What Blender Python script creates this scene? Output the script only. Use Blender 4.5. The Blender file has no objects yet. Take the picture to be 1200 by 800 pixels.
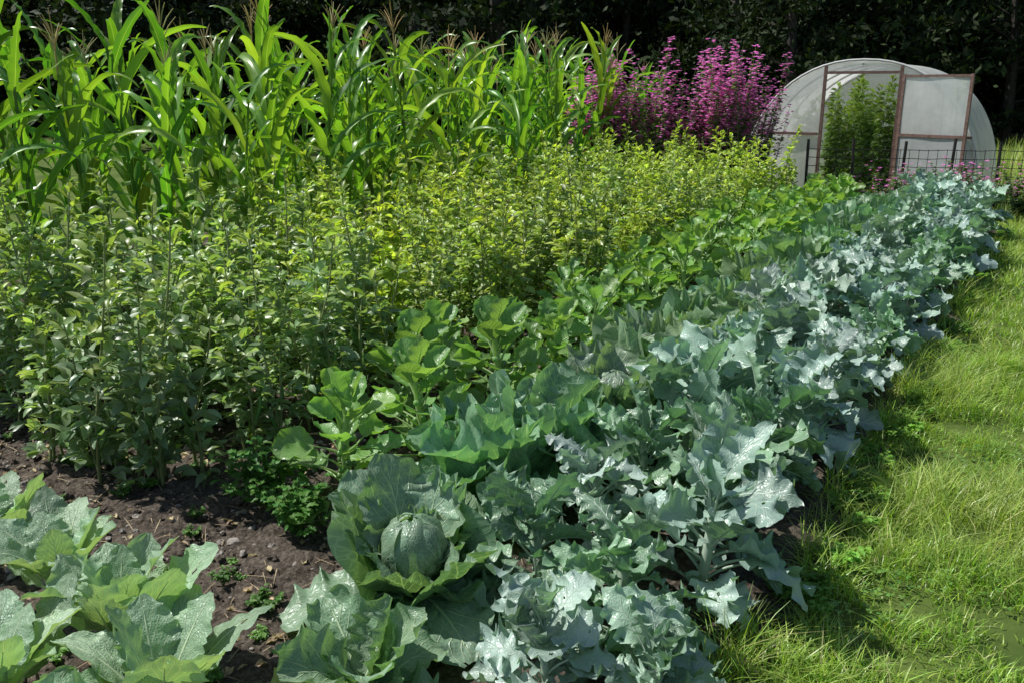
import bpy, math, random
import numpy as np
from mathutils import Vector
rng=np.random.default_rng(7); random.seed(7)
R=math.radians
TAU=2*math.pi
scene=bpy.context.scene
try:
    scene.view_settings.view_transform='Standard'; scene.view_settings.look='None'; scene.view_settings.exposure=0
except Exception: pass

# ------------------------------------------------------------ layout helpers
E0=np.array([0.67,2.3]); D=np.array([0.53,0.848]); NL=np.array([-0.848,0.53])
def bed(s,a):
    p=E0+D*a+NL*s
    return float(p[0]),float(p[1])

# ------------------------------------------------------------ mesh builder
class MB:
    def __init__(s): s.V=[];s.F=[];s.U=[];s.M=[];s.T=[];s.n=0
    def add(s,V,F,U=None,mi=0,tone=0.0):
        V=np.asarray(V,float).reshape(-1,3);F=np.asarray(F,int).reshape(-1,4)
        if U is None: U=np.zeros((len(V),2))
        s.V.append(V);s.F.append(F+s.n);s.U.append(U);s.M.append(np.full(len(F),mi))
        t=np.full(len(V),tone) if np.isscalar(tone) else tone
        s.T.append(t);s.n+=len(V)
    def mesh(s,name,mats,smooth=True):
        V=np.concatenate(s.V);F=np.concatenate(s.F);U=np.concatenate(s.U);M=np.concatenate(s.M);T=np.concatenate(s.T)
        me=bpy.data.meshes.new(name)
        me.vertices.add(len(V));me.vertices.foreach_set('co',V.astype(np.float32).ravel())
        me.loops.add(len(F)*4);me.loops.foreach_set('vertex_index',F.astype(np.int32).ravel())
        me.polygons.add(len(F));me.polygons.foreach_set('loop_start',(np.arange(len(F))*4).astype(np.int32))
        me.polygons.foreach_set('material_index',M.astype(np.int32))
        me.polygons.foreach_set('use_smooth',np.full(len(F),smooth))
        me.update(calc_edges=True)
        uv=me.uv_layers.new(name='UVMap');uv.data.foreach_set('uv',U[F.ravel()].astype(np.float32).ravel())
        at=me.attributes.new('tone','FLOAT','POINT');at.data.foreach_set('value',T.astype(np.float32))
        for m in mats: me.materials.append(m)
        return me
def grid_faces(nr,nc):
    i=np.arange(nr-1)[:,None]*nc+np.arange(nc-1)[None,:]
    i=i.ravel()
    return np.stack([i,i+1,i+nc+1,i+nc],1)
def tube_faces(nr,k):
    i=np.arange(nr-1)[:,None]*k; j=np.arange(k)[None,:]
    a=(i+j);b=(i+(j+1)%k)
    return np.stack([a.ravel(),b.ravel(),(b+k).ravel(),(a+k).ravel()],1)
def tube(mb,P,rad,k=6,mi=0,uv=(0.5,0.5),tone=0.0):
    P=np.asarray(P,float);n=len(P);rad=np.broadcast_to(np.asarray(rad,float),(n,))
    T=np.gradient(P,axis=0);T/=np.linalg.norm(T,axis=1)[:,None]+1e-9
    ref=np.array([0,0,1.]) if abs(T[:,2]).mean()<0.8 else np.array([1.,0,0])
    A=np.cross(T,ref);A/=np.linalg.norm(A,axis=1)[:,None]+1e-9;B=np.cross(T,A)
    th=np.arange(k)/k*TAU
    V=P[:,None]+rad[:,None,None]*(A[:,None]*np.cos(th)[None,:,None]+B[:,None]*np.sin(th)[None,:,None])
    U=np.tile(np.array(uv),(n*k,1))
    mb.add(V.reshape(-1,3),tube_faces(n,k),U,mi,tone)
def box(mb,c,sz,mi=0,rot=0.0):
    x,y,z=np.array(sz)/2
    v=np.array([[-x,-y,-z],[x,-y,-z],[x,y,-z],[-x,y,-z],[-x,-y,z],[x,-y,z],[x,y,z],[-x,y,z]])
    if rot:
        c_,s_=math.cos(rot),math.sin(rot);v=np.stack([v[:,0]*c_-v[:,1]*s_,v[:,0]*s_+v[:,1]*c_,v[:,2]],1)
    f=[[0,3,2,1],[4,5,6,7],[0,1,5,4],[1,2,6,5],[2,3,7,6],[3,0,4,7]]
    mb.add(v+np.array(c),f,None,mi)
def prof_oval(v): return np.sin(np.pi*np.clip(v,0.012,0.985)**0.8)**0.62
def prof_round(v): return np.sin(np.pi*np.clip(v,0.02,0.985)**0.9)**0.45
def prof_strap(v): return np.clip(0.7+1.2*v,0,1)*np.clip((1-v*0.985),0,1)**0.55
def prof_lance(v): return np.sin(np.pi*np.clip(v,0.03,0.985)**0.8)**0.8
def leaf(mb,L,W,a0,a1,p=1.0,nu=8,nv=14,prof=prof_oval,p0=0.0,cup=0.3,ruff=0.0,rk=3,lobe=0.0,lk=5,
         roll=0.0,az=0.0,base=(0,0,0),pet=0.0,sb=0.0,tone=0.0,mi=0,holes=0.0,blis=0.0,petend=0.85,k=5):
    ns=24
    t=np.linspace(0,1,ns+1);pit=a0+(a1-a0)*t**p
    r=np.concatenate([[0],np.cumsum(np.cos((pit[1:]+pit[:-1])/2))])*L/ns
    z=np.concatenate([[0],np.cumsum(np.sin((pit[1:]+pit[:-1])/2))])*L/ns
    y=sb*L*t**2
    v=np.linspace(0,1,nv+1);tb=p0+(1-p0)*v
    mr=np.interp(tb,t,r);mz=np.interp(tb,t,z);my=np.interp(tb,t,y);pb=np.interp(tb,t,pit)
    mid=np.stack([mr,my,mz],1)
    N=np.stack([-np.sin(pb),0*pb,np.cos(pb)],1);S=np.tile([0,1.,0],(nv+1,1))
    rho=roll*(0.3+0.7*v)[:,None]
    S2=S*np.cos(rho)+N*np.sin(rho);N2=N*np.cos(rho)-S*np.sin(rho)
    u=np.linspace(-1,1,nu+1)
    w=W*prof(v)
    ph=rng.random(6)*TAU
    sg=np.where(u<0,0,1)
    phs=np.array([ph[0],ph[1]])[sg][None,:]
    phr=np.array([ph[2],ph[3]])[sg][None,:]
    au=np.abs(u)[None,:]
    lobf=1+lobe*au*(np.sin(TAU*lk*v[:,None]+phs)+0.5*np.sin(TAU*lk*2.3*v[:,None]+phr*2))
    x=u[None,:]*w[:,None]*lobf
    phi=cup*au
    off=np.abs(x)*np.sin(phi)+ruff*W*au**1.7*(np.sin(TAU*rk*v[:,None]+phr)+0.45*np.sin(TAU*rk*2.1*v[:,None]+phs*3))*np.minimum(1,w[:,None]/W*1.3)
    if blis: off=off+blis*W*np.sin(u[None,:]*9+ph[4]+v[:,None]*7)*np.sin(v[:,None]*23+ph[5])
    alo=ruff*W*0.5*au**2*np.cos(TAU*rk*v[:,None]+phr)
    Tn=np.stack([np.cos(pb),0*pb,np.sin(pb)],1)
    P=mid[:,None]+S2[:,None]*(x*np.cos(phi))[:,:,None]+N2[:,None]*off[:,:,None]+Tn[:,None]*alo[:,:,None]
    P=P.reshape(-1,3)
    F=grid_faces(nv+1,nu+1)
    if holes>0:
        keep=np.ones(nv*nu,bool)
        fu=((np.arange(nv*nu)%nu)+.5)/nu;fv=((np.arange(nv*nu)//nu)+.5)/nv
        for h in range(rng.poisson(holes)):
            cu,cv=rng.random(2);rr=rng.uniform(0.02,0.06)
            d=np.hypot((fu-cu)*1.0,(fv-cv)*1.2)+rng.random(nv*nu)*0.02
            keep&=d>rr
        F=F[keep]
    UU=np.stack([np.tile(0.5+0.5*u,nv+1),np.repeat(v,nu+1)],1)
    ca,sa=math.cos(az),math.sin(az);b=np.array(base,float)
    def rt(Q): return np.stack([Q[:,0]*ca-Q[:,1]*sa,Q[:,0]*sa+Q[:,1]*ca,Q[:,2]],1)+b
    mb.add(rt(P),F,UU,mi,tone)
    if pet>0:
        te=np.linspace(0,petend,9)
        M=np.stack([np.interp(te,t,r),np.interp(te,t,y),np.interp(te,t,z)],1)
        pp=np.interp(te,t,pit);Nn=np.stack([-np.sin(pp),0*pp,np.cos(pp)],1)
        rad=pet*(1-0.85*te/petend)
        M=M-Nn*(rad*0.55)[:,None]
        tube(mb,rt(M),rad,k,mi,(0.5,0.3),tone)

# ------------------------------------------------------------ materials
def newmat(name):
    m=bpy.data.materials.new(name);m.use_nodes=True;nt=m.node_tree;nt.nodes.clear()
    return m,nt
class NT:
    def __init__(s,nt): s.nt=nt
    def n(s,t,**k):
        x=s.nt.nodes.new(t)
        for a,b in k.items(): setattr(x,a,b)
        return x
    def l(s,a,b): s.nt.links.new(a,b)
    def val(s,x,inp):
        if isinstance(x,(int,float)): inp.default_value=x
        elif isinstance(x,(tuple,list)): inp.default_value=tuple(x)+((1,) if len(x)==3 and inp.type=='RGBA' else ())
        else: s.l(x,inp)
    def math(s,op,a,b=0.0,clamp=False):
        x=s.n('ShaderNodeMath',operation=op);x.use_clamp=clamp
        s.val(a,x.inputs[0]);s.val(b,x.inputs[1]);return x.outputs[0]
    def mix(s,f,a,b,mode='MIX'):
        x=s.n('ShaderNodeMix',data_type='RGBA',blend_type=mode)
        s.val(f,x.inputs[0]);s.val(a,x.inputs[6]);s.val(b,x.inputs[7]);return x.outputs[2]
    def mr(s,v,a,b,c=0.0,d=1.0,smooth=False):
        x=s.n('ShaderNodeMapRange');x.interpolation_type='SMOOTHSTEP' if smooth else 'LINEAR'
        s.val(v,x.inputs[0]);x.inputs[1].default_value=a;x.inputs[2].default_value=b;x.inputs[3].default_value=c;x.inputs[4].default_value=d
        return x.outputs[0]
    def noise(s,scale,detail=3,vec=None,rough=0.55):
        x=s.n('ShaderNodeTexNoise');x.inputs['Scale'].default_value=scale;x.inputs['Detail'].default_value=detail;x.inputs['Roughness'].default_value=rough
        if vec is not None: s.l(vec,x.inputs['Vector'])
        return x.outputs['Fac']
def leafmat(name,c1,c2,vein=None,rough=0.45,trans=0.3,nveins=7,slope=0.35,tonecol=None,spec=0.5,tcol=(1.25,1.35,0.45),
            retic=0,midw=0.05,bump=0.3,spot=None,veinw=0.10,veinamt=0.8,hv=0.25):
    m,nt=newmat(name);g=NT(nt)
    tc=g.n('ShaderNodeTexCoord');geo=g.n('ShaderNodeNewGeometry');oi=g.n('ShaderNodeObjectInfo')
    n1=g.noise(6,1,tc.outputs['Object'])
    col=g.mix(g.mr(n1,0.3,0.7),c1,c2)
    isl=geo.outputs['Random Per Island']
    if tonecol is not None:
        at=g.n('ShaderNodeAttribute',attribute_name='tone')
        col=g.mix(at.outputs['Fac'],col,tonecol)
    br=g.math('ADD',g.mr(isl,0,1,1-hv,1+hv),g.mr(oi.outputs['Random'],0,1,-0.12,0.12))
    hs=g.n('ShaderNodeHueSaturation');g.l(col,hs.inputs['Color']);g.l(br,hs.inputs['Value'])
    wn=g.n('ShaderNodeTexWhiteNoise',noise_dimensions='1D');g.l(isl,wn.inputs['W'])
    g.l(g.mr(wn.outputs['Value'],0,1,0.475,0.515),hs.inputs['Hue'])
    col=g.mix(1.0,hs.outputs[0],oi.outputs['Color'],'MULTIPLY')
    bumpv=None
    if spot is not None:
        sn=g.noise(22,3,tc.outputs['Object'],0.7)
        col=g.mix(g.mr(sn,0.66,0.74),col,spot)
    if vein is not None:
        sx=g.n('ShaderNodeSeparateXYZ');g.l(tc.outputs['UV'],sx.inputs[0])
        U=g.math('MULTIPLY',g.math('ABSOLUTE',g.math('SUBTRACT',sx.outputs[0],0.5)),2.0)
        V=sx.outputs[1]
        side=g.math('MULTIPLY',g.math('GREATER_THAN',sx.outputs[0],0.5),0.06)
        q=g.math('ADD',g.math('SUBTRACT',V,g.math('MULTIPLY',g.math('POWER',U,0.8),slope)),side)
        if retic:
            wob=g.math('MULTIPLY',g.math('SUBTRACT',g.noise(14,1,tc.outputs['Object']),0.5),0.12)
            q=g.math('ADD',q,wob)
        fr=g.math('ABSOLUTE',g.math('SUBTRACT',g.math('FRACT',g.math('ADD',g.math('MULTIPLY',q,nveins),10.0)),0.5))
        wid=g.mr(U,0,1,veinw,veinw*0.25)
        ms=g.math('SUBTRACT',1.0,g.math('DIVIDE',fr,wid),clamp=True)
        mm=g.math('SUBTRACT',1.0,g.math('DIVIDE',U,g.mr(V,0,1,midw,midw*0.35)),clamp=True)
        mask=g.math('MAXIMUM',g.math('MULTIPLY',ms,g.mr(U,0.75,1.0,1,0.15)),mm)
        if retic:
            mp=g.n('ShaderNodeMapping');g.l(tc.outputs['UV'],mp.inputs[0]);mp.inputs['Scale'].default_value=(retic,retic*1.3,1)
            vo=g.n('ShaderNodeTexVoronoi',feature='DISTANCE_TO_EDGE');g.l(mp.outputs[0],vo.inputs['Vector']);vo.inputs['Scale'].default_value=1.0
            rm=g.mr(vo.outputs['Distance'],0.0,0.09,0.30,0.0)
            mask2=g.math('MAXIMUM',mask,rm)
            hgt=g.math('SUBTRACT',g.math('MULTIPLY',vo.outputs['Distance'],0.8),g.math('MULTIPLY',mask,0.8))
        else:
            mask2=mask;hgt=g.math('MULTIPLY',mask,-0.6)
        col=g.mix(g.math('MULTIPLY',mask2,veinamt),col,vein)
        bumpv=hgt
    pr=g.n('ShaderNodeBsdfPrincipled');g.l(col,pr.inputs['Base Color']);pr.inputs['Roughness'].default_value=rough
    pr.inputs['Specular IOR Level'].default_value=spec
    if bumpv is not None and bump>0:
        bp=g.n('ShaderNodeBump');bp.inputs['Strength'].default_value=bump;bp.inputs['Distance'].default_value=0.006;g.l(bumpv,bp.inputs['Height']);g.l(bp.outputs[0],pr.inputs['Normal'])
    tr=g.n('ShaderNodeBsdfTranslucent');g.l(g.mix(1.0,col,tcol,'MULTIPLY'),tr.inputs['Color'])
    mx=g.n('ShaderNodeMixShader');mx.inputs[0].default_value=trans;g.l(pr.outputs[0],mx.inputs[1]);g.l(tr.outputs[0],mx.inputs[2])
    out=g.n('ShaderNodeOutputMaterial');g.l(mx.outputs[0],out.inputs[0])
    return m
def plain(name,c1,c2,scale=8,rough=0.8,bump=0.3,dist=0.01,detail=5,spec=0.3,metal=0.0):
    m,nt=newmat(name);g=NT(nt);tc=g.n('ShaderNodeTexCoord')
    n1=g.noise(scale,detail,tc.outputs['Object'],0.65)
    col=g.mix(g.mr(n1,0.3,0.7),c1,c2)
    bp=g.n('ShaderNodeBump');bp.inputs['Strength'].default_value=bump;bp.inputs['Distance'].default_value=dist;g.l(n1,bp.inputs['Height'])
    pr=g.n('ShaderNodeBsdfPrincipled');g.l(col,pr.inputs['Base Color']);pr.inputs['Roughness'].default_value=rough
    pr.inputs['Specular IOR Level'].default_value=spec;pr.inputs['Metallic'].default_value=metal;g.l(bp.outputs[0],pr.inputs['Normal'])
    out=g.n('ShaderNodeOutputMaterial');g.l(pr.outputs[0],out.inputs[0]);return m

YEL=(0.50,0.42,0.10)
M_broc=leafmat('broccoli_leaf',(0.225,0.32,0.275),(0.37,0.475,0.42),vein=(0.58,0.68,0.56),rough=0.36,trans=0.19,nveins=6,retic=14,bump=0.5,tcol=(0.95,1.35,0.55),tonecol=YEL,spec=0.75,hv=0.34)
M_cab=leafmat('cabbage_leaf',(0.16,0.28,0.165),(0.27,0.41,0.27),vein=(0.66,0.78,0.52),rough=0.38,trans=0.28,nveins=6,retic=16,bump=0.6,tcol=(1.15,1.45,0.5),spot=(0.34,0.4,0.2),slope=0.5,tonecol=YEL,spec=0.7,hv=0.3)
M_spr=leafmat('sprout_leaf',(0.12,0.28,0.07),(0.22,0.41,0.125),vein=(0.52,0.66,0.32),rough=0.34,trans=0.40,nveins=6,retic=12,bump=0.4,tonecol=YEL,spec=0.7)
M_cauli=leafmat('cauliflower_leaf',(0.23,0.37,0.22),(0.34,0.49,0.32),vein=(0.78,0.86,0.64),rough=0.42,trans=0.28,nveins=7,retic=20,bump=0.7,slope=0.55,spec=0.6,midw=0.08)
M_bean=leafmat('bean_leaf',(0.21,0.33,0.145),(0.33,0.45,0.24),rough=0.38,trans=0.42,tonecol=(0.52,0.64,0.12),hv=0.38,spec=0.7)
M_beanstem=leafmat('bean_stem',(0.22,0.28,0.10),(0.28,0.32,0.13),trans=0.05,rough=0.5)
M_pod=leafmat('bean_pod',(0.12,0.26,0.05),(0.17,0.31,0.07),trans=0.05,rough=0.4)
M_corn=leafmat('corn_leaf',(0.095,0.235,0.037),(0.155,0.32,0.06),vein=(0.42,0.57,0.24),rough=0.33,trans=0.45,nveins=0.01,bump=0.15,midw=0.12,tcol=(1.55,1.65,0.35),tonecol=(0.25,0.39,0.075),spec=0.7)
M_tassel=leafmat('corn_tassel',(0.46,0.42,0.2),(0.56,0.5,0.26),trans=0.2,rough=0.7)
M_grass=leafmat('grass_blade',(0.20,0.36,0.045),(0.36,0.53,0.095),rough=0.38,trans=0.42,tonecol=(0.62,0.58,0.27),tcol=(1.2,1.35,0.4),hv=0.45,spec=0.6)
M_clover=leafmat('clover_leaf',(0.15,0.33,0.06),(0.22,0.41,0.09),rough=0.45,trans=0.35)
M_weed=leafmat('weed_leaf',(0.09,0.21,0.045),(0.14,0.28,0.07),rough=0.5,trans=0.35,spec=0.3)
M_mleaf=leafmat('mallow_leaf',(0.12,0.20,0.075),(0.20,0.30,0.12),rough=0.6,trans=0.35,hv=0.35)
M_pink=leafmat('mallow_petal',(0.80,0.26,0.58),(0.90,0.44,0.76),rough=0.6,trans=0.45,tcol=(1.1,0.9,1.1),hv=0.2)
M_tree=leafmat('shaded_tree_leaf',(0.012,0.024,0.010),(0.034,0.054,0.018),rough=0.65,trans=0.15,hv=0.5,spec=0.15)  # backlit forest's shade is put into the near-black leaf colour
M_bark=plain('tree_bark',(0.03,0.025,0.02),(0.07,0.06,0.05),10)
M_dry=leafmat('dry_stalk',(0.34,0.26,0.15),(0.48,0.39,0.24),rough=0.7,trans=0.2)
M_rust=plain('rusty_tube',(0.12,0.065,0.05),(0.26,0.17,0.14),20,rough=0.6)
M_stone=plain('stone',(0.16,0.14,0.12),(0.42,0.38,0.34),9,rough=0.85,bump=0.5)
M_wire=plain('fence_wire',(0.02,0.02,0.02),(0.06,0.05,0.045),20,rough=0.5,metal=0.2)
M_white=plain('galvanised',(0.45,0.45,0.43),(0.6,0.6,0.58),10,rough=0.5)

def film(name,base,transp,trans):
    m,nt=newmat(name);g=NT(nt);tc=g.n('ShaderNodeTexCoord')
    n=g.noise(2.5,4,tc.outputs['Object'],0.65)
    mp=g.n('ShaderNodeMapping');g.l(tc.outputs['Object'],mp.inputs[0]);mp.inputs['Scale'].default_value=(9,9,0.8)
    st=g.noise(1.5,3,mp.outputs[0],0.6)
    col=g.mix(g.mr(n,0.35,0.75),base,tuple(x*0.8 for x in base))
    col=g.mix(g.mr(st,0.5,0.8,0,0.3),col,(0.42,0.44,0.34))
    pr=g.n('ShaderNodeBsdfPrincipled');g.l(col,pr.inputs['Base Color']);pr.inputs['Roughness'].default_value=0.35
    bp=g.n('ShaderNodeBump');bp.inputs['Strength'].default_value=0.4;bp.inputs['Distance'].default_value=0.03;g.l(n,bp.inputs['Height']);g.l(bp.outputs[0],pr.inputs['Normal'])
    tr=g.n('ShaderNodeBsdfTranslucent');g.l(col,tr.inputs[0])
    a=g.n('ShaderNodeMixShader');a.inputs[0].default_value=trans;g.l(pr.outputs[0],a.inputs[1]);g.l(tr.outputs[0],a.inputs[2])
    tp=g.n('ShaderNodeBsdfTransparent')
    b=g.n('ShaderNodeMixShader');b.inputs[0].default_value=transp;g.l(a.outputs[0],b.inputs[1]);g.l(tp.outputs[0],b.inputs[2])
    out=g.n('ShaderNodeOutputMaterial');g.l(b.outputs[0],out.inputs[0]);return m
M_film=film('polythene_film',(0.95,0.95,0.92),0.2,0.5)
M_panel=film('grey_polycarbonate',(0.62,0.64,0.63),0.06,0.3)

def soilmat():
    m,nt=newmat('soil');g=NT(nt);tc=g.n('ShaderNodeTexCoord')
    a=g.noise(3,5,tc.outputs['Object'],0.7);b=g.noise(45,5,tc.outputs['Object'],0.75)
    col=g.mix(g.mr(a,0.3,0.7),(0.045,0.036,0.028),(0.095,0.075,0.058))
    col=g.mix(g.mr(b,0.42,0.75),col,(0.23,0.19,0.155))
    vo=g.n('ShaderNodeTexVoronoi');g.l(tc.outputs['Object'],vo.inputs['Vector']);vo.inputs['Scale'].default_value=38
    h=g.math('ADD',b,g.math('MULTIPLY',vo.outputs['Distance'],-0.8))
    bp=g.n('ShaderNodeBump');bp.inputs['Strength'].default_value=0.9;bp.inputs['Distance'].default_value=0.02;g.l(h,bp.inputs['Height'])
    pr=g.n('ShaderNodeBsdfPrincipled');g.l(col,pr.inputs['Base Color']);pr.inputs['Roughness'].default_value=0.95;pr.inputs['Specular IOR Level'].default_value=0.15
    g.l(bp.outputs[0],pr.inputs['Normal'])
    out=g.n('ShaderNodeOutputMaterial');g.l(pr.outputs[0],out.inputs[0]);return m
M_soil=soilmat()
M_ground=plain('meadow_ground',(0.055,0.09,0.02),(0.13,0.175,0.042),1.5,rough=0.95,bump=0.6,dist=0.04,detail=6,spec=0.1)
M_forestshade=plain('forest_shade_backdrop',(0.006,0.009,0.005),(0.014,0.018,0.009),0.6,rough=1.0,bump=0.5,dist=0.2,spec=0.0)  # near-black base colour stands in for deep shade between the trees

# ------------------------------------------------------------ object helpers
def link(o): scene.collection.objects.link(o);return o
def obj(name,me,loc=(0,0,0),rot=(0,0,0),sc=1.0,color=None,parent=None):
    o=bpy.data.objects.new(name,me);o.location=loc;o.rotation_euler=rot
    o.scale=(sc,sc,sc) if isinstance(sc,(int,float)) else sc
    if color: o.color=(color[0],color[1],color[2],1)
    if parent: o.parent=parent
    return link(o)
def wavenoise(x,y,scale,n=14,seed=0):
    r=np.random.default_rng(seed);o=np.zeros_like(x)
    for i in range(n):
        a=r.random()*TAU;f=scale*(0.6+1.8*r.random());o+=np.sin((x*math.cos(a)+y*math.sin(a))*f+r.random()*TAU)/n**0.5
    return o

# ------------------------------------------------------------ ground
gx=np.concatenate([np.linspace(-400,-30,12),np.linspace(-25,25,51),np.linspace(30,400,12)])
gy=np.concatenate([np.linspace(-60,-5,6),np.linspace(-4,44,49),np.linspace(50,600,16)])
X,Y=np.meshgrid(gx,gy)
Z=wavenoise(X,Y,0.6,seed=3)*0.02*((np.abs(X)>7)|(Y>14)|(Y<-1))
Z=Z-0.012
mb=MB();mb.add(np.stack([X,Y,Z],2).reshape(-1,3),grid_faces(len(gy),len(gx)))
obj('ground',mb.mesh('ground',[M_ground]))
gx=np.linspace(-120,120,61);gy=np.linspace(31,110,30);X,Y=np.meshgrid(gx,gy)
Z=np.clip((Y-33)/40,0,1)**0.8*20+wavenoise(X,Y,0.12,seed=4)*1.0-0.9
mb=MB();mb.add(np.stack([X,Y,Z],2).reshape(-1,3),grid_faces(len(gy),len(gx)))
obj('backdrop_slope',mb.mesh('backdrop_slope',[M_forestshade]))  # added slope behind the trees, there to block the sky
na,nsx=420,330
A=np.linspace(-3.2,10.2,na);S=np.linspace(-0.08,8.2,nsx)
SS,AA=np.meshgrid(S,A)
X=E0[0]+D[0]*AA+NL[0]*SS;Y=E0[1]+D[1]*AA+NL[1]*SS
edge=np.clip(np.minimum(np.minimum(SS+0.08,8.2-SS),np.minimum(AA+3.2,10.2-AA))/0.15,0,1)
Z=0.004+edge*np.clip(0.045+0.014*wavenoise(X,Y,5,seed=1)+0.011*wavenoise(X,Y,22,20,seed=2)+0.008*wavenoise(X,Y,60,24,seed=5)+rng.normal(0,0.004,X.shape),0.002,1)
mb=MB();mb.add(np.stack([X,Y,Z],2).reshape(-1,3),grid_faces(na,nsx)[:,::-1])
obj('soil_bed',mb.mesh('soil_bed',[M_soil]))
def lump(mb,c,r,mi=0):
    th=np.linspace(0.12,math.pi-0.12,6);ph=np.arange(8)/8*TAU
    T,P=np.meshgrid(th,ph,indexing='ij')
    rr=r*(1+rng.normal(0,0.13,T.shape))
    sc=rng.uniform(0.6,1.2,3)*np.array([1,1,0.7])
    V=np.stack([rr*np.sin(T)*np.cos(P)*sc[0],rr*np.sin(T)*np.sin(P)*sc[1],rr*np.cos(T)*sc[2]],2).reshape(-1,3)+np.array(c)
    mb.add(V,tube_faces(6,8)[:,::-1],None,mi)
    mb.add(V[[0,1,2,3]],[[0,1,2,3]],None,mi);mb.add(V[[0,3,4,7]],[[0,1,2,3]],None,mi);mb.add(V[[4,5,6,7]],[[0,1,2,3]],None,mi)
mb=MB()
for i in range(4200):
    a=rng.uniform(-1.8,0.9);s=rng.uniform(1.0,4.8)
    x,y=bed(s,a);r=0.004+rng.exponential(0.006);r=min(r,0.028)
    lump(mb,(x,y,0.05+r*0.2),r,0 if rng.random()<0.4 else 1)
obj('soil_stones',mb.mesh('soil_stones',[M_stone,M_soil],smooth=False))
mb=MB()
for i in range(3000):
    a=rng.uniform(-2.2,1.2);s=rng.uniform(0.8,5);x,y=bed(s,a)
    if rng.random()<0.6:
        leaf(mb,rng.uniform(0.03,0.14),0.0018,rng.uniform(-0.1,0.25),-0.1,nu=2,nv=3,az=rng.random()*TAU,base=(x,y,0.062),prof=prof_strap)
    else:
        leaf(mb,rng.uniform(0.02,0.05),rng.uniform(0.006,0.016),rng.uniform(0,0.6),-0.5,nu=4,nv=5,az=rng.random()*TAU,base=(x,y,0.06),ruff=0.3,cup=0.6)
obj('plant_litter',mb.mesh('plant_litter',[M_dry]))

# ------------------------------------------------------------ plants
GA=2.39996
def broccoli(seed):
    mb=MB();n=24;h=rng.uniform(0.32,0.44)
    tube(mb,[(0,0,0),(0.005,0,0.12),(0,0.006,0.25),(0,0,h)],[0.016,0.017,0.017,0.012],8,0,(0.5,0.3))
    for i in range(n):
        f=i/(n-1);L=rng.uniform(0.26,0.44)*(1-0.28*f);z=0.05+f*(h-0.05)
        a0=R(rng.uniform(20,60)+28*f);a1=R(rng.uniform(-95,10)+62*f)
        leaf(mb,L,rng.uniform(0.06,0.11)*(1-0.25*f),a0,a1,p=rng.uniform(1,1.8),nu=14,nv=26,p0=0.33,cup=rng.uniform(-0.2,0.8),ruff=rng.uniform(0.12,0.34),rk=rng.uniform(2.5,4.5),
             lobe=rng.uniform(0.08,0.24),lk=rng.uniform(3.5,5.5),roll=rng.uniform(-1.2,1.2),az=i*GA+rng.uniform(-.5,.5),base=(0,0,z),pet=0.006,sb=rng.uniform(-.25,.25),holes=0.9,
             tone=0.7 if (f<0.12 and rng.random()<0.15) else 0)
        for q in range(2):
            if rng.random()<0.5:
                t_=rng.uniform(.12,.28)*L
                leaf(mb,0.05,0.018,rng.uniform(0,1),rng.uniform(-1,.3),nu=4,nv=5,az=i*GA+rng.choice([-1.1,1.1]),base=(math.cos(i*GA)*t_*math.cos(a0),math.sin(i*GA)*t_*math.cos(a0),z+t_*math.sin(a0)),ruff=0.25,cup=.3)
    for i in range(7):
        a=rng.random()*TAU
        leaf(mb,rng.uniform(0.10,0.18),rng.uniform(0.025,0.04),R(80),R(rng.uniform(30,80)),nu=6,nv=8,p0=0.2,cup=0.7,ruff=0.15,az=a,base=(0,0,h-0.02),pet=0.004)
    return mb.mesh('broccoli_plant',[M_broc])
def headpatch(mb,Rad,az,span,lo,hi,curl,tilt,lift=0.0):
    nu,nv=16,22
    u=np.linspace(-1,1,nu+1);v=np.linspace(0,1,nv+1)
    V,Uu=np.meshgrid(v,u,indexing='ij')
    w=np.sin(np.pi*np.clip(V,0.04,0.93)**0.8)**0.45
    phi=az+Uu*span*w/np.maximum(np.sin(lo+(hi-lo)*V),0.45)
    th=lo+(hi-lo)*V
    m=np.maximum(np.abs(Uu)**3,V**5)
    ph=rng.random()*TAU
    rr=Rad*(1.0+curl*m*(1+0.35*np.sin(Uu*9+V*11+ph)))+0.005*np.sin(Uu*7+ph)*np.sin(V*14)
    P=np.stack([rr*np.sin(th)*np.cos(phi),rr*np.sin(th)*np.sin(phi),-rr*np.cos(th)*1.05+lift],2).reshape(-1,3)
    UU=np.stack([0.5+0.5*Uu,V],2).reshape(-1,2)
    mb.add(P,grid_faces(nv+1,nu+1),UU)
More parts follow.
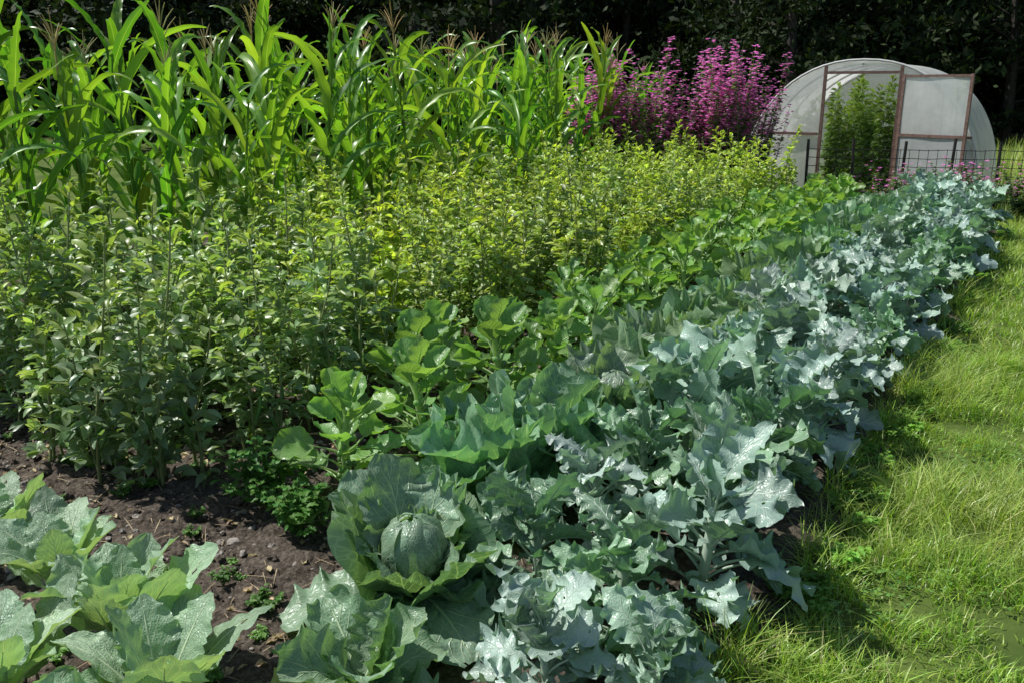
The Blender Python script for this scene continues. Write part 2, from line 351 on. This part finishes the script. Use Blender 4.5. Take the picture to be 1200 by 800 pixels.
def cabbage(seed,head=0.092,nout=15,big=1.0,hero=False,nohead=False):
    mb=MB();hz=0.235 if hero else 0.22
    tube(mb,[(0,0,0),(0,0,0.06),(0,0,0.16)],[0.02,0.022,0.03],8,0,(0.5,0.3))
    if not nohead:
        for i in range(6):
            headpatch(mb,head*(1+0.016*i),i*GA,1.0,0.3,math.pi*rng.uniform(0.86,1.02),0.05,0,hz)
        for i in range(8):
            azz=i*GA+1.3;hi=math.pi*rng.uniform(0.64,0.80)
            if hero and math.cos(azz+1.5)>0.2: hi=math.pi*rng.uniform(.54,.60)
            headpatch(mb,head*(1.10+0.075*i),azz,0.9,0.2,hi,0.30+0.07*i,0,hz)
    for i in range(nout):
        f=i/(nout-1);az=i*GA+rng.uniform(-.3,.3)
        if hero:
            L=rng.uniform(0.33,0.43)*(1.08-0.15*f)
            face=math.cos(az+1.5)
            if face>-0.1: a0=R(rng.uniform(6,14)+4*f);a1=R(rng.uniform(-50,-25));L*=.95
            else: a0=R(rng.uniform(28,42)+28*f);a1=R(rng.uniform(20,60)+35*f)
        else:
            L=rng.uniform(0.34,0.44)*(1-0.22*f)*big
            a0=R(rng.uniform(8,26)+40*f);a1=R(rng.uniform(-55,10)+65*f)
        leaf(mb,L,rng.uniform(0.12,0.155)*(1-0.1*f)*big,a0,a1,p=1.4,nu=22,nv=30,p0=0.12,prof=prof_round,cup=(rng.uniform(0.1,0.5)+0.35*f)*(0.5 if hero else 1),ruff=rng.uniform(0.08,0.17),
             rk=rng.uniform(3,5),lobe=0.035,lk=7,roll=rng.uniform(-0.5,0.5)*(0.5 if hero else 1),az=az,base=(0,0,(0.06+0.09*f) if not hero else 0.06+0.06*f),pet=0.011,blis=0.025,holes=2.5,
             tone=0.5 if (f<0.15 and rng.random()<0.3) else 0)
    return mb.mesh('cabbage_plant',[M_cab])
def sprouts(seed):
    mb=MB();h=0.46;n=28
    tube(mb,[(0,0,0),(0.01,0,0.15),(0,0.01,0.3),(0,0,h)],[0.02,0.02,0.018,0.012],8,0,(0.5,0.3))
    for i in range(n):
        f=i/(n-1);z=0.07+f*(h-0.07)
        L=rng.uniform(0.26,0.40)*(1-0.4*f)
        a0=R(rng.uniform(5,35)+50*f);a1=R(rng.uniform(-60,0)+75*f)
        leaf(mb,L,rng.uniform(0.065,0.10)*(1-0.3*f),a0,a1,p=1.2,nu=12,nv=14,p0=0.48,prof=prof_round,cup=rng.uniform(0.2,0.9),ruff=rng.uniform(0.06,0.16),rk=rng.uniform(2,3.5),
             lobe=0.03,roll=rng.uniform(-0.9,0.9),az=i*GA+rng.uniform(-.3,.3),base=(0,0,z),pet=0.006,holes=0.4)
        if f<0.75:
            a=i*GA+0.2;c=(0.03*math.cos(a),0.03*math.sin(a),z+0.012)
            th=np.linspace(0.1,3.04,6);ph=np.arange(8)/8*TAU;T,P=np.meshgrid(th,ph,indexing='ij');r=0.014
            V=np.stack([r*np.sin(T)*np.cos(P),r*np.sin(T)*np.sin(P),r*np.cos(T)],2).reshape(-1,3)+np.array(c)
            mb.add(V,tube_faces(6,8),np.tile([0.7,0.5],(48,1)))
    return mb.mesh('brussels_sprout_plant',[M_spr])
def cauli(seed):
    mb=MB()
    tube(mb,[(0,0,0),(0,0,0.06),(0,0,0.12)],[0.02,0.022,0.02],8,0,(0.5,0.3))
    n=12
    for i in range(n):
        f=i/(n-1);L=rng.uniform(0.36,0.50)*(1-0.25*f)
        a0=R(rng.uniform(46,64)+16*f);a1=R(rng.uniform(-25,45)+35*f)
        leaf(mb,L,rng.uniform(0.085,0.115)*(1-0.25*f),a0,a1,p=1.8,nu=18,nv=30,p0=0.32,cup=rng.uniform(-0.1,0.4),ruff=rng.uniform(0.05,0.11),rk=rng.uniform(3,5),
             lobe=0.06,lk=8,roll=rng.uniform(-0.6,0.6),az=i*GA+rng.uniform(-.3,.3),base=(0,0,0.04+0.08*f),pet=0.009,blis=0.025,holes=0.8)
    return mb.mesh('cauliflower_plant',[M_cauli])
def bean(seed,h=1.08,ns=5,lw=1.0,skip=0.2):
    mb=MB()
    for sidx in range(ns):
        hh=h*rng.uniform(0.6,1.1);az=rng.random()*TAU;le=rng.uniform(0.05,0.26)
        bx,by=rng.uniform(-.09,.09,2)
        t=np.linspace(0,1,9)
        P=np.stack([bx+math.cos(az)*le*t**1.5+0.012*np.sin(t*7+az),by+math.sin(az)*le*t**1.5+0.012*np.cos(t*6+az),hh*t],1)
        tube(mb,P,np.linspace(0.0075,0.003,9),4,1)
        nn=int(hh/0.037);phase=rng.random()*TAU
        for j in range(2,nn):
            f=j/nn
            if f<0.2 and rng.random()<skip: continue
            q=[np.interp(f,t,P[:,c]) for c in range(3)]
            la=phase+j*math.pi*0.98+rng.uniform(-0.9,0.9)
            rl=rng.uniform(0.06,0.13)*(1-0.55*f**4);pit=R(rng.uniform(0,60)+25*f)
            d=np.array([math.cos(la)*math.cos(pit),math.sin(la)*math.cos(pit),math.sin(pit)])
            e=np.array(q)+d*rl
            tube(mb,[q,e],[0.0018,0.0012],3,1)
            tone=float(np.clip((f-0.5)*1.0+rng.uniform(-.35,.35),0,1))
            if f<0.35 and rng.random()<0.1: tone=1.0
            sz=(1-0.45*max(0,f-0.8)/0.2)*lw
            up=max(0,f-0.8)*250
            for m in range(rng.integers(3,6)):
                fr=0.3+0.7*(m//2+1)/3;side=1 if m%2 else -1
                p=np.array(q)+d*rl*fr
                leaf(mb,rng.uniform(0.055,0.085)*sz,rng.uniform(0.014,0.023)*sz,R(min(85,rng.uniform(-15,65)+up)),R(min(80,rng.uniform(-60,25)+up)),nu=2,nv=4,prof=prof_lance,cup=rng.uniform(0.1,0.8),
                     roll=rng.uniform(-1,1),az=la+side*rng.uniform(0.3,1.2),base=p,tone=tone)
            if 0.12<f<0.5 and rng.random()<0.2:
                pa=la+0.5;o=np.array([math.cos(pa),math.sin(pa),0])
                tube(mb,[np.array(q)+o*.008,np.array(q)+o*.03+[0,0,.03],np.array(q)+o*.045+[0,0,.07],np.array(q)+o*.05+[0,0,.11]],[0.003,0.008,0.008,0.002],5,2)
    return mb.mesh('broad_bean_plant',[M_bean,M_beanstem,M_pod])
def corn(seed,h=2.0,tassel=True):
    mb=MB();t=np.linspace(0,1,9);a=rng.random()*TAU;le=rng.uniform(0,0.12)
    sh=h*0.80
    P=np.stack([math.cos(a)*le*t**2,math.sin(a)*le*t**2,sh*t],1)
    tube(mb,P,np.linspace(0.015,0.008,9),7,0,(0.8,0.5))
    ra=rng.random()*TAU;n=12
    for i in range(n):
        f=0.08+0.90*i/(n-1);q=[np.interp(f,t,P[:,c]) for c in range(3)]
        L=rng.uniform(0.60,0.86)*(0.75+0.35*math.sin(math.pi*min(f,0.9)));
        if f>0.85: L*=0.75
        a0=R(rng.uniform(62,80));a1=R(rng.uniform(-85,-10)+ (60 if f>0.8 else 25)*f)
        leaf(mb,L,rng.uniform(0.038,0.054),a0,a1,p=rng.uniform(1.4,2.6),nu=4,nv=20,prof=prof_strap,cup=rng.uniform(0.2,0.6),ruff=rng.uniform(0.1,0.25),rk=rng.uniform(3,6),
             roll=rng.uniform(-1.2,1.2),az=ra+i*math.pi+rng.uniform(-.5,.5),base=q,sb=rng.uniform(-.2,.2),tone=float(np.clip(rng.normal(0.2,0.35),0,1)))
    if tassel:
        q=P[-1]
        tube(mb,[q,q+np.array([0,0,.2]),q+np.array([0.01,0,.36])],[0.005,0.004,0.002],4,1)
        for i in range(8):
            az=rng.random()*TAU;r=rng.uniform(0.05,0.12);z0=rng.uniform(0.1,0.2)
            tube(mb,[q+np.array([0,0,z0]),q+np.array([math.cos(az)*r*.5,math.sin(az)*r*.5,z0+.08]),q+np.array([math.cos(az)*r,math.sin(az)*r,z0+.13])],[0.003,0.0035,0.002],4,1)
    q=np.array([np.interp(0.45,t,P[:,c]) for c in range(3)]);d=np.array([math.cos(ra+1),math.sin(ra+1),0])
    tube(mb,[q,q+d*.03+[0,0,.06],q+d*.05+[0,0,.14],q+d*.06+[0,0,.2]],[0.012,0.025,0.022,0.004],7,0,(0.8,0.5))
    return mb.mesh('corn_plant',[M_corn,M_tassel])
def mallow(seed,h=2.0,fl=38):
    mb=MB()
    for s in range(9):
        az=rng.random()*TAU;le=rng.uniform(0.05,0.45);hh=h*rng.uniform(0.7,1.05);bx,by=rng.uniform(-.14,.14,2)
        t=np.linspace(0,1,8);P=np.stack([bx+math.cos(az)*le*t,by+math.sin(az)*le*t,hh*t],1)
        tube(mb,P,np.linspace(0.007,0.002,8),4,0)
        for j in range(56):
            f=rng.uniform(0.12,0.94);q=[np.interp(f,t,P[:,c]) for c in range(3)]
            leaf(mb,rng.uniform(0.07,0.13)*(1.2-0.8*f),rng.uniform(0.02,0.034)*(1.2-0.7*f),R(rng.uniform(10,60)),R(rng.uniform(-50,0)),nu=2,nv=3,cup=0.3,roll=rng.uniform(-1,1),az=rng.random()*TAU,base=q)
        for j in range(fl):
            f=1-0.5*rng.random()**1.0;q=np.array([np.interp(f,t,P[:,c]) for c in range(3)])
            a=rng.random()*TAU;r=rng.uniform(0.02,0.12)*(1.6-f);c=q+[math.cos(a)*r,math.sin(a)*r,rng.uniform(0,.03)]
            sz=rng.uniform(0.020,0.036)
            for k in range(5):
                leaf(mb,sz,sz*0.5,R(rng.uniform(0,60)),R(0),nu=2,nv=2,az=a+k*TAU/5,base=c,mi=1,prof=prof_round)
    return mb.mesh('mallow_bush',[M_mleaf,M_pink])
def tree(seed,h=10.0):
    mb=MB();t=np.linspace(0,1,8)
    P=np.stack([0.25*np.sin(t*3+seed),0.2*np.cos(t*4+seed)-0.2,h*0.92*t],1)
    tube(mb,P,np.linspace(0.22,0.03,8),8,1)
    cl=[]
    for i in range(34):
        f=rng.uniform(0.08,0.95)**1.2;q=np.array([np.interp(f,t,P[:,c]) for c in range(3)])
        az=rng.random()*TAU;Lb=(1-f*0.75)*rng.uniform(1.4,3.0)
        e=q+np.array([math.cos(az)*Lb,math.sin(az)*Lb,rng.uniform(-0.2,0.9)])
        m=(q+e)/2+[0,0,0.15];tube(mb,[q,m,e],[0.05,0.03,0.01],4,1)
        cl+= [(m,0.5),(e,0.75),(m*0.4+e*0.6,0.6)]
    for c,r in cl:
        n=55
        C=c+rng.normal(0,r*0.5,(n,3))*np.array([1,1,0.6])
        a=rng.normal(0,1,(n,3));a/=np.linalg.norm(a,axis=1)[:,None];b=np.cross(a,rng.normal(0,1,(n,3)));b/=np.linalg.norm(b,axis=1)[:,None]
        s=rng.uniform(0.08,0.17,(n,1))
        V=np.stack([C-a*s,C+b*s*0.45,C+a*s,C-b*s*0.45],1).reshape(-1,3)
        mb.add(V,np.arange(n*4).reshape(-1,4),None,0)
    return mb.mesh('forest_tree',[M_tree,M_bark],smooth=False)

BR=[broccoli(i) for i in range(7)];CA=[cabbage(i,hero=(i==0)) for i in range(4)];CN=[cabbage(9,nohead=True,nout=14)];SP=[sprouts(i) for i in range(4)];CU=[cauli(i) for i in range(3)]
BE=[bean(i) for i in range(7)];CO=[corn(i,tassel=(i%2==0)) for i in range(7)];MA=[mallow(i) for i in range(4)];TR=[tree(i) for i in range(3)]
def put(name,ms,s,a,sc=1.0,js=0.05,color=None,tilt=0.06,sv=0.12,rot=None,z=0.02,idx=None):
    x,y=bed(s+rng.uniform(-js,js),a+rng.uniform(-js,js))
    me=ms[rng.integers(len(ms))] if idx is None else ms[idx]
    return obj(name,me,(x,y,z),(rng.uniform(-tilt,tilt),rng.uniform(-tilt,tilt),rng.random()*TAU if rot is None else rot),float(sc*rng.uniform(1-sv,1+sv)),color)
def bcol():
    q=rng.random()
    if q<0.25: return (0.66,0.86,0.58)
    if q<0.45: return (0.8,0.9,0.85)
    return (rng.uniform(.92,1.1),1.05,rng.uniform(.95,1.1))
a=-0.22
while a<9.6:
    k=1.12 if a>6 else 1.0
    put('broccoli_plant',BR,0.24,a,(0.98 if a>0 else .85)*k,tilt=.2,color=bcol(),sv=.15,js=.07)
    put('broccoli_plant',BR,0.66,a+0.2,(1.08 if a>.2 else .85)*k,color=bcol(),tilt=.2,sv=.15,js=.07 if a>.1 else .02); a+=0.41
put('broccoli_plant',BR,0.36,-0.55,.78,color=(1,1,1),sv=0)
put('broccoli_plant',BR,0.12,-0.42,.76,color=(.9,1,.85),sv=0)
put('cabbage_plant',CA,0.98,-0.30,1.08,js=0,rot=0.0,sv=0,idx=0,tilt=0)
put('cabbage_plant',CN,0.78,-0.78,0.82,js=0,rot=1.0,sv=0,idx=0,tilt=0,color=(.95,1,.95))
a=0.36
while a<9.6:
    put('cabbage_plant',CA[1:],1.12,a,1.2,color=(rng.uniform(.85,1.15),1.04,rng.uniform(.85,1.15)),tilt=.18,js=.08); a+=0.52
a=0.15
while a<9.6:
    c=(1,1,1) if a<3 else (1.15,1.08,0.9)
    put('brussels_sprout_plant',SP,1.64,a,1.05,color=c,tilt=.15,js=.09)
    if a>0.5: put('brussels_sprout_plant',SP,2.03,a+.3,0.95,color=c,tilt=.15,js=.09)
    a+=0.50
# foreground cauliflowers
put('cauliflower_plant',CU,1.52,-1.0,1.0,js=0,sv=0,idx=0)
put('cauliflower_plant',CU,1.16,-1.14,0.95,js=0,sv=0,idx=1)
put('cauliflower_plant',CU,1.98,-0.90,0.86,js=0,sv=0,idx=2)
put('cauliflower_plant',CU,1.55,-1.35,0.9,js=0,sv=0,idx=2)
put('cauliflower_plant',CU,2.45,-0.85,0.8,js=0,sv=0,idx=1)
put('cauliflower_plant',CU,1.2,-1.45,0.9,js=0,sv=0,idx=0)
# beans
for i,s in enumerate(np.arange(2.4,4.5,0.37)):
    a=0.0-0.1*(i%3)
    while a<9.3:
        u=a+rng.uniform(-.6,.6)
        if u<1.6: c=(0.96,.98,1.08)
        elif u<6.8: c=(1.35,1.25,0.72) if rng.random()<0.55 else (1.05,1.03,0.92)
        else: c=(1.25,1.2,0.75)
        put('broad_bean_plant',BE,s,a,(0.97 if a<1.5 else 0.93),js=.09,color=c,sv=0.18,tilt=0.15); a+=0.32
# corn
for s in np.arange(4.75,7.2,0.62):
    a=-0.1
    while a<10.4:
        put('corn_plant',CO,s,a,1.12,sv=0.12,js=.1,color=(rng.uniform(.9,1.25),1,.9)); a+=0.42
# mallow
for i in range(25):
    x=rng.uniform(0.8,3.6);y=12.5+rng.uniform(-.4,.7)
    obj('mallow_bush',MA[rng.integers(4)],(x,y,0),(0,0,rng.random()*TAU),float(rng.uniform(0.88,1.15)))
# forest
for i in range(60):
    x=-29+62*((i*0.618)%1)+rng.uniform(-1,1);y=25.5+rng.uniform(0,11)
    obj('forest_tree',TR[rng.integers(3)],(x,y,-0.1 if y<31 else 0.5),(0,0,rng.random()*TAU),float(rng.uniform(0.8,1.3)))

# ------------------------------------------------------------ celery / weeds
def herb(seed,n=30,h=0.3,mat=M_weed):
    mb=MB()
    for i in range(n):
        az=rng.random()*TAU;L=h*rng.uniform(0.6,1.1);a0=R(rng.uniform(45,85));d=np.array([math.cos(az),math.sin(az),0])
        e=d*L*math.cos(a0)*1.2+np.array([0,0,L*math.sin(a0)])
        tube(mb,[(0,0,0),e*0.5+[0,0,.02],e],[0.003,0.002,0.001],4,0,(0.5,.3))
        for k in range(8):
            p=e*rng.uniform(0.5,1.0)
            leaf(mb,rng.uniform(0.03,0.055),rng.uniform(0.010,0.018),R(rng.uniform(0,60)),R(-30),nu=4,nv=6,az=az+rng.uniform(-2,2),base=p,lobe=0.3,lk=3,ruff=0.3)
    return mb.mesh('herb',[mat])
H1=herb(0);H2=herb(1,16,0.16);H3=herb(2,14,0.12,M_clover)
obj('celery_plant',H1,(-1.0,3.3,0.03),(0,0,0),1.15,(0.75,.85,0.75));obj('celery_plant',H1,(-0.82,3.05,0.03),(0,0,2),.9,(0.75,.85,0.75))
for i in range(90):
    s=rng.uniform(-0.16,0.06);a=rng.uniform(-0.6,9.8);x,y=bed(s,a)
    obj('weed',[H2,H3][i%2],(x,y,0.0),(0,0,rng.random()*TAU),float(rng.uniform(0.35,0.85)),(1.3,1.25,.9))
for i in range(70):
    s=rng.uniform(1.2,4.6);a=rng.uniform(-1.2,0.2);x,y=bed(s,a)
    obj('weed',[H2,H3][i%2],(x,y,0.04),(0,0,rng.random()*TAU),float(rng.uniform(0.2,0.55)),(.9,.9,.9))

# ------------------------------------------------------------ grass
def blades(pts,hmin,hmax,wd,tone,lean=0.6):
    n=len(pts);az=rng.random(n)*TAU;h=hmin+(hmax-hmin)*rng.random(n)
    ln=rng.uniform(0.15,1.0,n)*lean*h*1.3
    ts=np.array([0,0.4,0.75,1.0]);ws=np.array([1,0.85,0.5,0.06])
    d=np.stack([np.cos(az),np.sin(az)],1);tw=az+math.pi/2+rng.uniform(-.6,.6,n);sd=np.stack([np.cos(tw),np.sin(tw)],1)
    V=np.zeros((n,4,2,3))
    for k in range(4):
        t=ts[k];xy=pts+d*(ln*t**2)[:,None];z=h*(t-0.28*t*t*(ln/h))
        for q,sg in enumerate((-1,1)):
            V[:,k,q,:2]=xy+sg*sd*(wd*ws[k]/2)[:,None];V[:,k,q,2]=z-0.005
    i=np.arange(n)[:,None]*8
    F=np.concatenate([i+np.array([[0,1,3,2]]),i+np.array([[2,3,5,4]]),i+np.array([[4,5,7,6]])],0)
    T=np.repeat(tone,8);return V.reshape(-1,3),F,T
def grassregion(n,amin,amax,smin,smax,hs,wd,pw=1.0,dry=0.07):
    a=amin+(amax-amin)*rng.random(n)**pw;s=smin+(smax-smin)*rng.random(n)
    x=E0[0]+D[0]*a+NL[0]*s;y=E0[1]+D[1]*a+NL[1]*s
    cl=wavenoise(x,y,3.0,seed=11);cl2=wavenoise(x,y,11.0,seed=12)
    keep=rng.random(n)<np.clip(0.72+0.38*cl2,0.10,1)
    x,y,s,cl,cl2=x[keep],y[keep],s[keep],cl[keep],cl2[keep];m=len(x)
    edgeb=np.exp(-np.abs(s)/0.22)
    h=hs*(1+0.4*cl+0.5*cl2).clip(0.3,2.4)*(1+0.9*edgeb)
    tone=np.where(rng.random(m)<dry,rng.uniform(.5,1,m),np.clip(rng.normal(0.08,0.1,m)+0.12*cl,0,0.45))
    return blades(np.stack([x,y],1),h*0.5,h*1.4,rng.uniform(0.6,1.3,m)*wd,tone,lean=1.1)
mb=MB()
for args in [(115000,-1.5,4.0,-3.6,0.06,0.075,0.0045),(76000,3.5,10.5,-5.0,0.05,0.070,0.0065),(36000,10.0,24.0,-9.0,3.0,0.08,0.012),(12000,10,26,3.0,14,0.12,0.014)]:
    V,F,T=grassregion(*args);mb.add(V,F,None,0,T)
obj('grass',mb.mesh('grass',[M_grass]))
mb=MB();n=14000
a=rng.uniform(-1,8,n);s=rng.uniform(-3.6,0.0,n);x=E0[0]+D[0]*a+NL[0]*s;y=E0[1]+D[1]*a+NL[1]*s
k=wavenoise(x,y,4.0,seed=21)>0.45;x=x[k];y=y[k];n=len(x);z=rng.uniform(0.02,0.055,n)
for j in range(3):
    th=rng.random(n)*0.4+j*TAU/3;r=rng.uniform(0.006,0.012,n)
    d=np.stack([np.cos(th),np.sin(th),rng.uniform(-.2,.3,n)],1);p=np.stack([-np.sin(th),np.cos(th),rng.uniform(-.2,.2,n)],1)
    C=np.stack([x,y,z],1);V=np.stack([C,C+d*r[:,None]*.9+p*r[:,None]*.7,C+d*r[:,None]*1.7,C+d*r[:,None]*.9-p*r[:,None]*.7],1)
    mb.add(V.reshape(-1,3),np.arange(n*4).reshape(-1,4))
obj('clover',mb.mesh('clover',[M_clover]))
mb=MB();n=9000
x=rng.uniform(5.5,18,n);y=rng.uniform(13.0,22,n);kk=(x-5.4)*0.90-(y-13.8)*0.45>2.0
P=np.stack([x[kk],y[kk]],1);m=len(P)
V,F,T=blades(P,np.full(m,.25),np.full(m,.75),np.full(m,.010),rng.uniform(0.0,.8,m),0.5);mb.add(V,F,None,0,T)
obj('tall_meadow_grass',mb.mesh('tall_meadow_grass',[M_grass]))

# ------------------------------------------------------------ polytunnel
PX,PY,PR=5.18,13.7,32
pt=bpy.data.objects.new('polytunnel',None);link(pt);pt.location=(PX,PY,0);pt.rotation_euler=(0,0,-R(PR))
aw,ah,Lt=1.72,2.07,3.4
def arch(th,a=aw,h=ah):
    c,s=np.cos(th),np.sin(th);e=2/2.2
    return a*np.sign(c)*np.abs(c)**e,h*np.abs(s)**e
mb=MB();th=np.linspace(0,math.pi,41);ys=np.linspace(0,Lt,34)
TH,YY=np.meshgrid(th,ys);x,z=arch(TH)
sag=1-0.012*np.abs(np.sin(YY/0.85*math.pi))
mb.add(np.stack([x*sag,YY,z*sag],2).reshape(-1,3),grid_faces(34,41));obj('plastic_cover',mb.mesh('plastic_cover',[M_film]),parent=pt)
mb=MB()
for yy in np.arange(0,Lt+.1,0.85):
    x,z=arch(np.linspace(0,math.pi,33),aw+(0.012 if yy==0 else -0.02),ah+(0.012 if yy==0 else -0.02))
    tube(mb,np.stack([x,np.full(33,yy-(0.02 if yy==0 else 0)),z],1),0.02,6)
tube(mb,[(0,0,ah-.05),(0,Lt,ah-.05)],0.015,6)
obj('hoops',mb.mesh('hoops',[M_white]),parent=pt)
def zarch(x): return ah*(1-np.clip(abs(x)/aw,0,1)**2.2)**(1/2.2)
def endpanel(x0,x1,z0,z1,y,mat,name):
    mb=MB();xs=np.linspace(x0,x1,14);V=[]
    for zz in np.linspace(0,1,12):
        for xx in xs:
            top=min(z1,float(zarch(xx))-.01);V.append((xx,y+0.006*math.sin(xx*9+zz*5),min(z0+(z1-z0)*zz,max(top,0))if z0<top else max(top,0)))
    mb.add(V,grid_faces(12,14));obj(name,mb.mesh(name,[mat]),parent=pt)
dx0,dx1=-0.52,0.55
endpanel(-aw+.01,dx0,1.02,2.2,0.0,M_film,'left_upper_panel');endpanel(-aw+.01,dx0,0.0,0.98,0.0,M_film,'left_lower_panel')
endpanel(dx1,aw-.01,1.02,2.2,0.0,M_film,'right_upper_panel');endpanel(dx1,aw-.01,0.0,0.98,0.0,M_panel,'right_lower_panel')
endpanel(dx0,dx1,1.92,2.2,0.0,M_film,'top_panel')
endpanel(-aw+.01,aw-.01,0,2.2,Lt,M_film,'rear_wall')
mb=MB()
box(mb,(dx0,-.03,float(zarch(dx0))/2),(.045,.04,float(zarch(dx0))),0);box(mb,(dx1,-.03,float(zarch(dx1))/2),(.045,.04,float(zarch(dx1))),0)
box(mb,((dx0+dx1)/2,-.03,1.90),(dx1-dx0-.045,.036,.04),0)
box(mb,((-aw+dx0)/2+.08,-.03,1.0),(aw+dx0-.26,.034,.04),0);box(mb,((aw+dx1)/2-.06,-.03,1.0),(aw-dx1-.17,.034,.04),0)
obj('end_frame',mb.mesh('end_frame',[M_rust],smooth=False),parent=pt)
dr=bpy.data.objects.new('door',None);link(dr);dr.parent=pt;dr.location=(dx1+.03,-.07,0);dr.rotation_euler=(0,0,-R(18))
dw,dh=1.0,1.84
mb=MB()
for c,sz in [((.02,0,dh/2+.03),(.04,.035,dh)),((dw-.02,0,dh/2+.03),(.04,.035,dh)),((dw/2,0,dh+.005),(dw-.082,.033,.035)),((dw/2,0,.055),(dw-.082,.033,.04)),((dw/2,0,1.02),(dw-.082,.033,.04))]:
    box(mb,c,sz)
obj('door_frame',mb.mesh('door_frame',[M_rust],smooth=False),parent=dr)
for nm,z0,z1,mt in [('door_upper_panel',1.042,dh-.015,M_film),('door_lower_panel',.08,.998,M_panel)]:
    mb=MB();xs=np.linspace(.042,dw-.042,12);V=[(xx,0.005*math.sin(xx*8+zz*3),zz) for zz in np.linspace(z0,z1,8) for xx in xs]
    mb.add(V,grid_faces(8,12));obj(nm,mb.mesh(nm,[mt]),parent=dr)
TO=[bean(20+i,1.65,5,1.8,0.0) for i in range(2)]
for me in TO: me.name='tomato_plant'
c32,s32=math.cos(-R(PR)),math.sin(-R(PR))
for lx,ly in [(-.4,.55),(.0,.9),(.35,.5),(-.3,1.3),(.5,1.4),(-.3,2.2),(.3,2.4),(1,1),(-1,1.1),(-.8,2.4),(.9,2.4)]:
    obj('tomato_plant',TO[rng.integers(2)],(PX+lx*c32-ly*s32,PY+lx*s32+ly*c32,0),(0,0,rng.random()*6),float(rng.uniform(.9,1.12)),(0.85,.9,.75))
# ------------------------------------------------------------ fence
fence=bpy.data.objects.new('wire_fence',None);link(fence)
p0=np.array([4.1,12.5]);p1=np.array([10.5,11.5]);Lf=np.linalg.norm(p1-p0);dd=(p1-p0)/Lf
mb=MB();mw=MB()
for i,t in enumerate(np.arange(0,Lf,0.62)):
    q=p0+dd*t;tube(mb,[(q[0],q[1],0),(q[0]+rng.uniform(-.05,.05),q[1],rng.uniform(.95,1.1))],.020,6)
for z in np.linspace(.08,.88,8): 
    ts=np.linspace(0,Lf,30);tube(mw,np.stack([p0[0]+dd[0]*ts,p0[1]+dd[1]*ts,z-0.015*np.abs(np.sin(ts/0.62*math.pi))],1),.0045,4)
for t in np.arange(0,Lf,0.12):
    q=p0+dd*t;tube(mw,[(q[0],q[1],.06),(q[0],q[1],.88)],.004,4)
obj('posts',mb.mesh('posts',[M_wire]),parent=fence);obj('wire_mesh',mw.mesh('wire_mesh',[M_wire]),parent=fence)
ML=[mallow(30+i,0.8,6) for i in range(2)]
for me in ML: me.name='flowering_weed'
for i in range(16):
    t=rng.uniform(0.0,3.8);q=p0+dd*t
    obj('flowering_weed',ML[i%2],(q[0],q[1]-rng.uniform(.1,.7),0),(0,0,rng.random()*6),float(rng.uniform(.6,1.0)))

# ------------------------------------------------------------ light, world, camera
az,el=R(-74),R(56)
Sd=Vector((math.sin(az)*math.cos(el),math.cos(az)*math.cos(el),math.sin(el)))
sun=bpy.data.lights.new('sun','SUN');sun.energy=5.0;sun.angle=R(0.53);sun.color=(1.0,0.98,0.93)
so=bpy.data.objects.new('sun',sun);link(so);so.rotation_euler=Sd.to_track_quat('Z','Y').to_euler();so.location=(0,0,20)
w=bpy.data.worlds.new('World');scene.world=w;w.use_nodes=True;nt=w.node_tree;nt.nodes.clear()
sk=nt.nodes.new('ShaderNodeTexSky');sk.sky_type='NISHITA';sk.sun_disc=False;sk.sun_elevation=el;sk.sun_rotation=az
bg=nt.nodes.new('ShaderNodeBackground');bg.inputs[1].default_value=0.10;ow=nt.nodes.new('ShaderNodeOutputWorld')
nt.links.new(sk.outputs[0],bg.inputs[0]);nt.links.new(bg.outputs[0],ow.inputs[0])
cam=bpy.data.cameras.new('camera');cam.sensor_width=36;cam.lens=31.2;cam.clip_end=1500
co=bpy.data.objects.new('camera',cam);link(co);co.location=(0,0,1.7);co.rotation_euler=(R(90-16),0,0);scene.camera=co
print('polys',sum(len(o.data.polygons) for o in scene.objects if o.type=='MESH'),len(scene.objects))
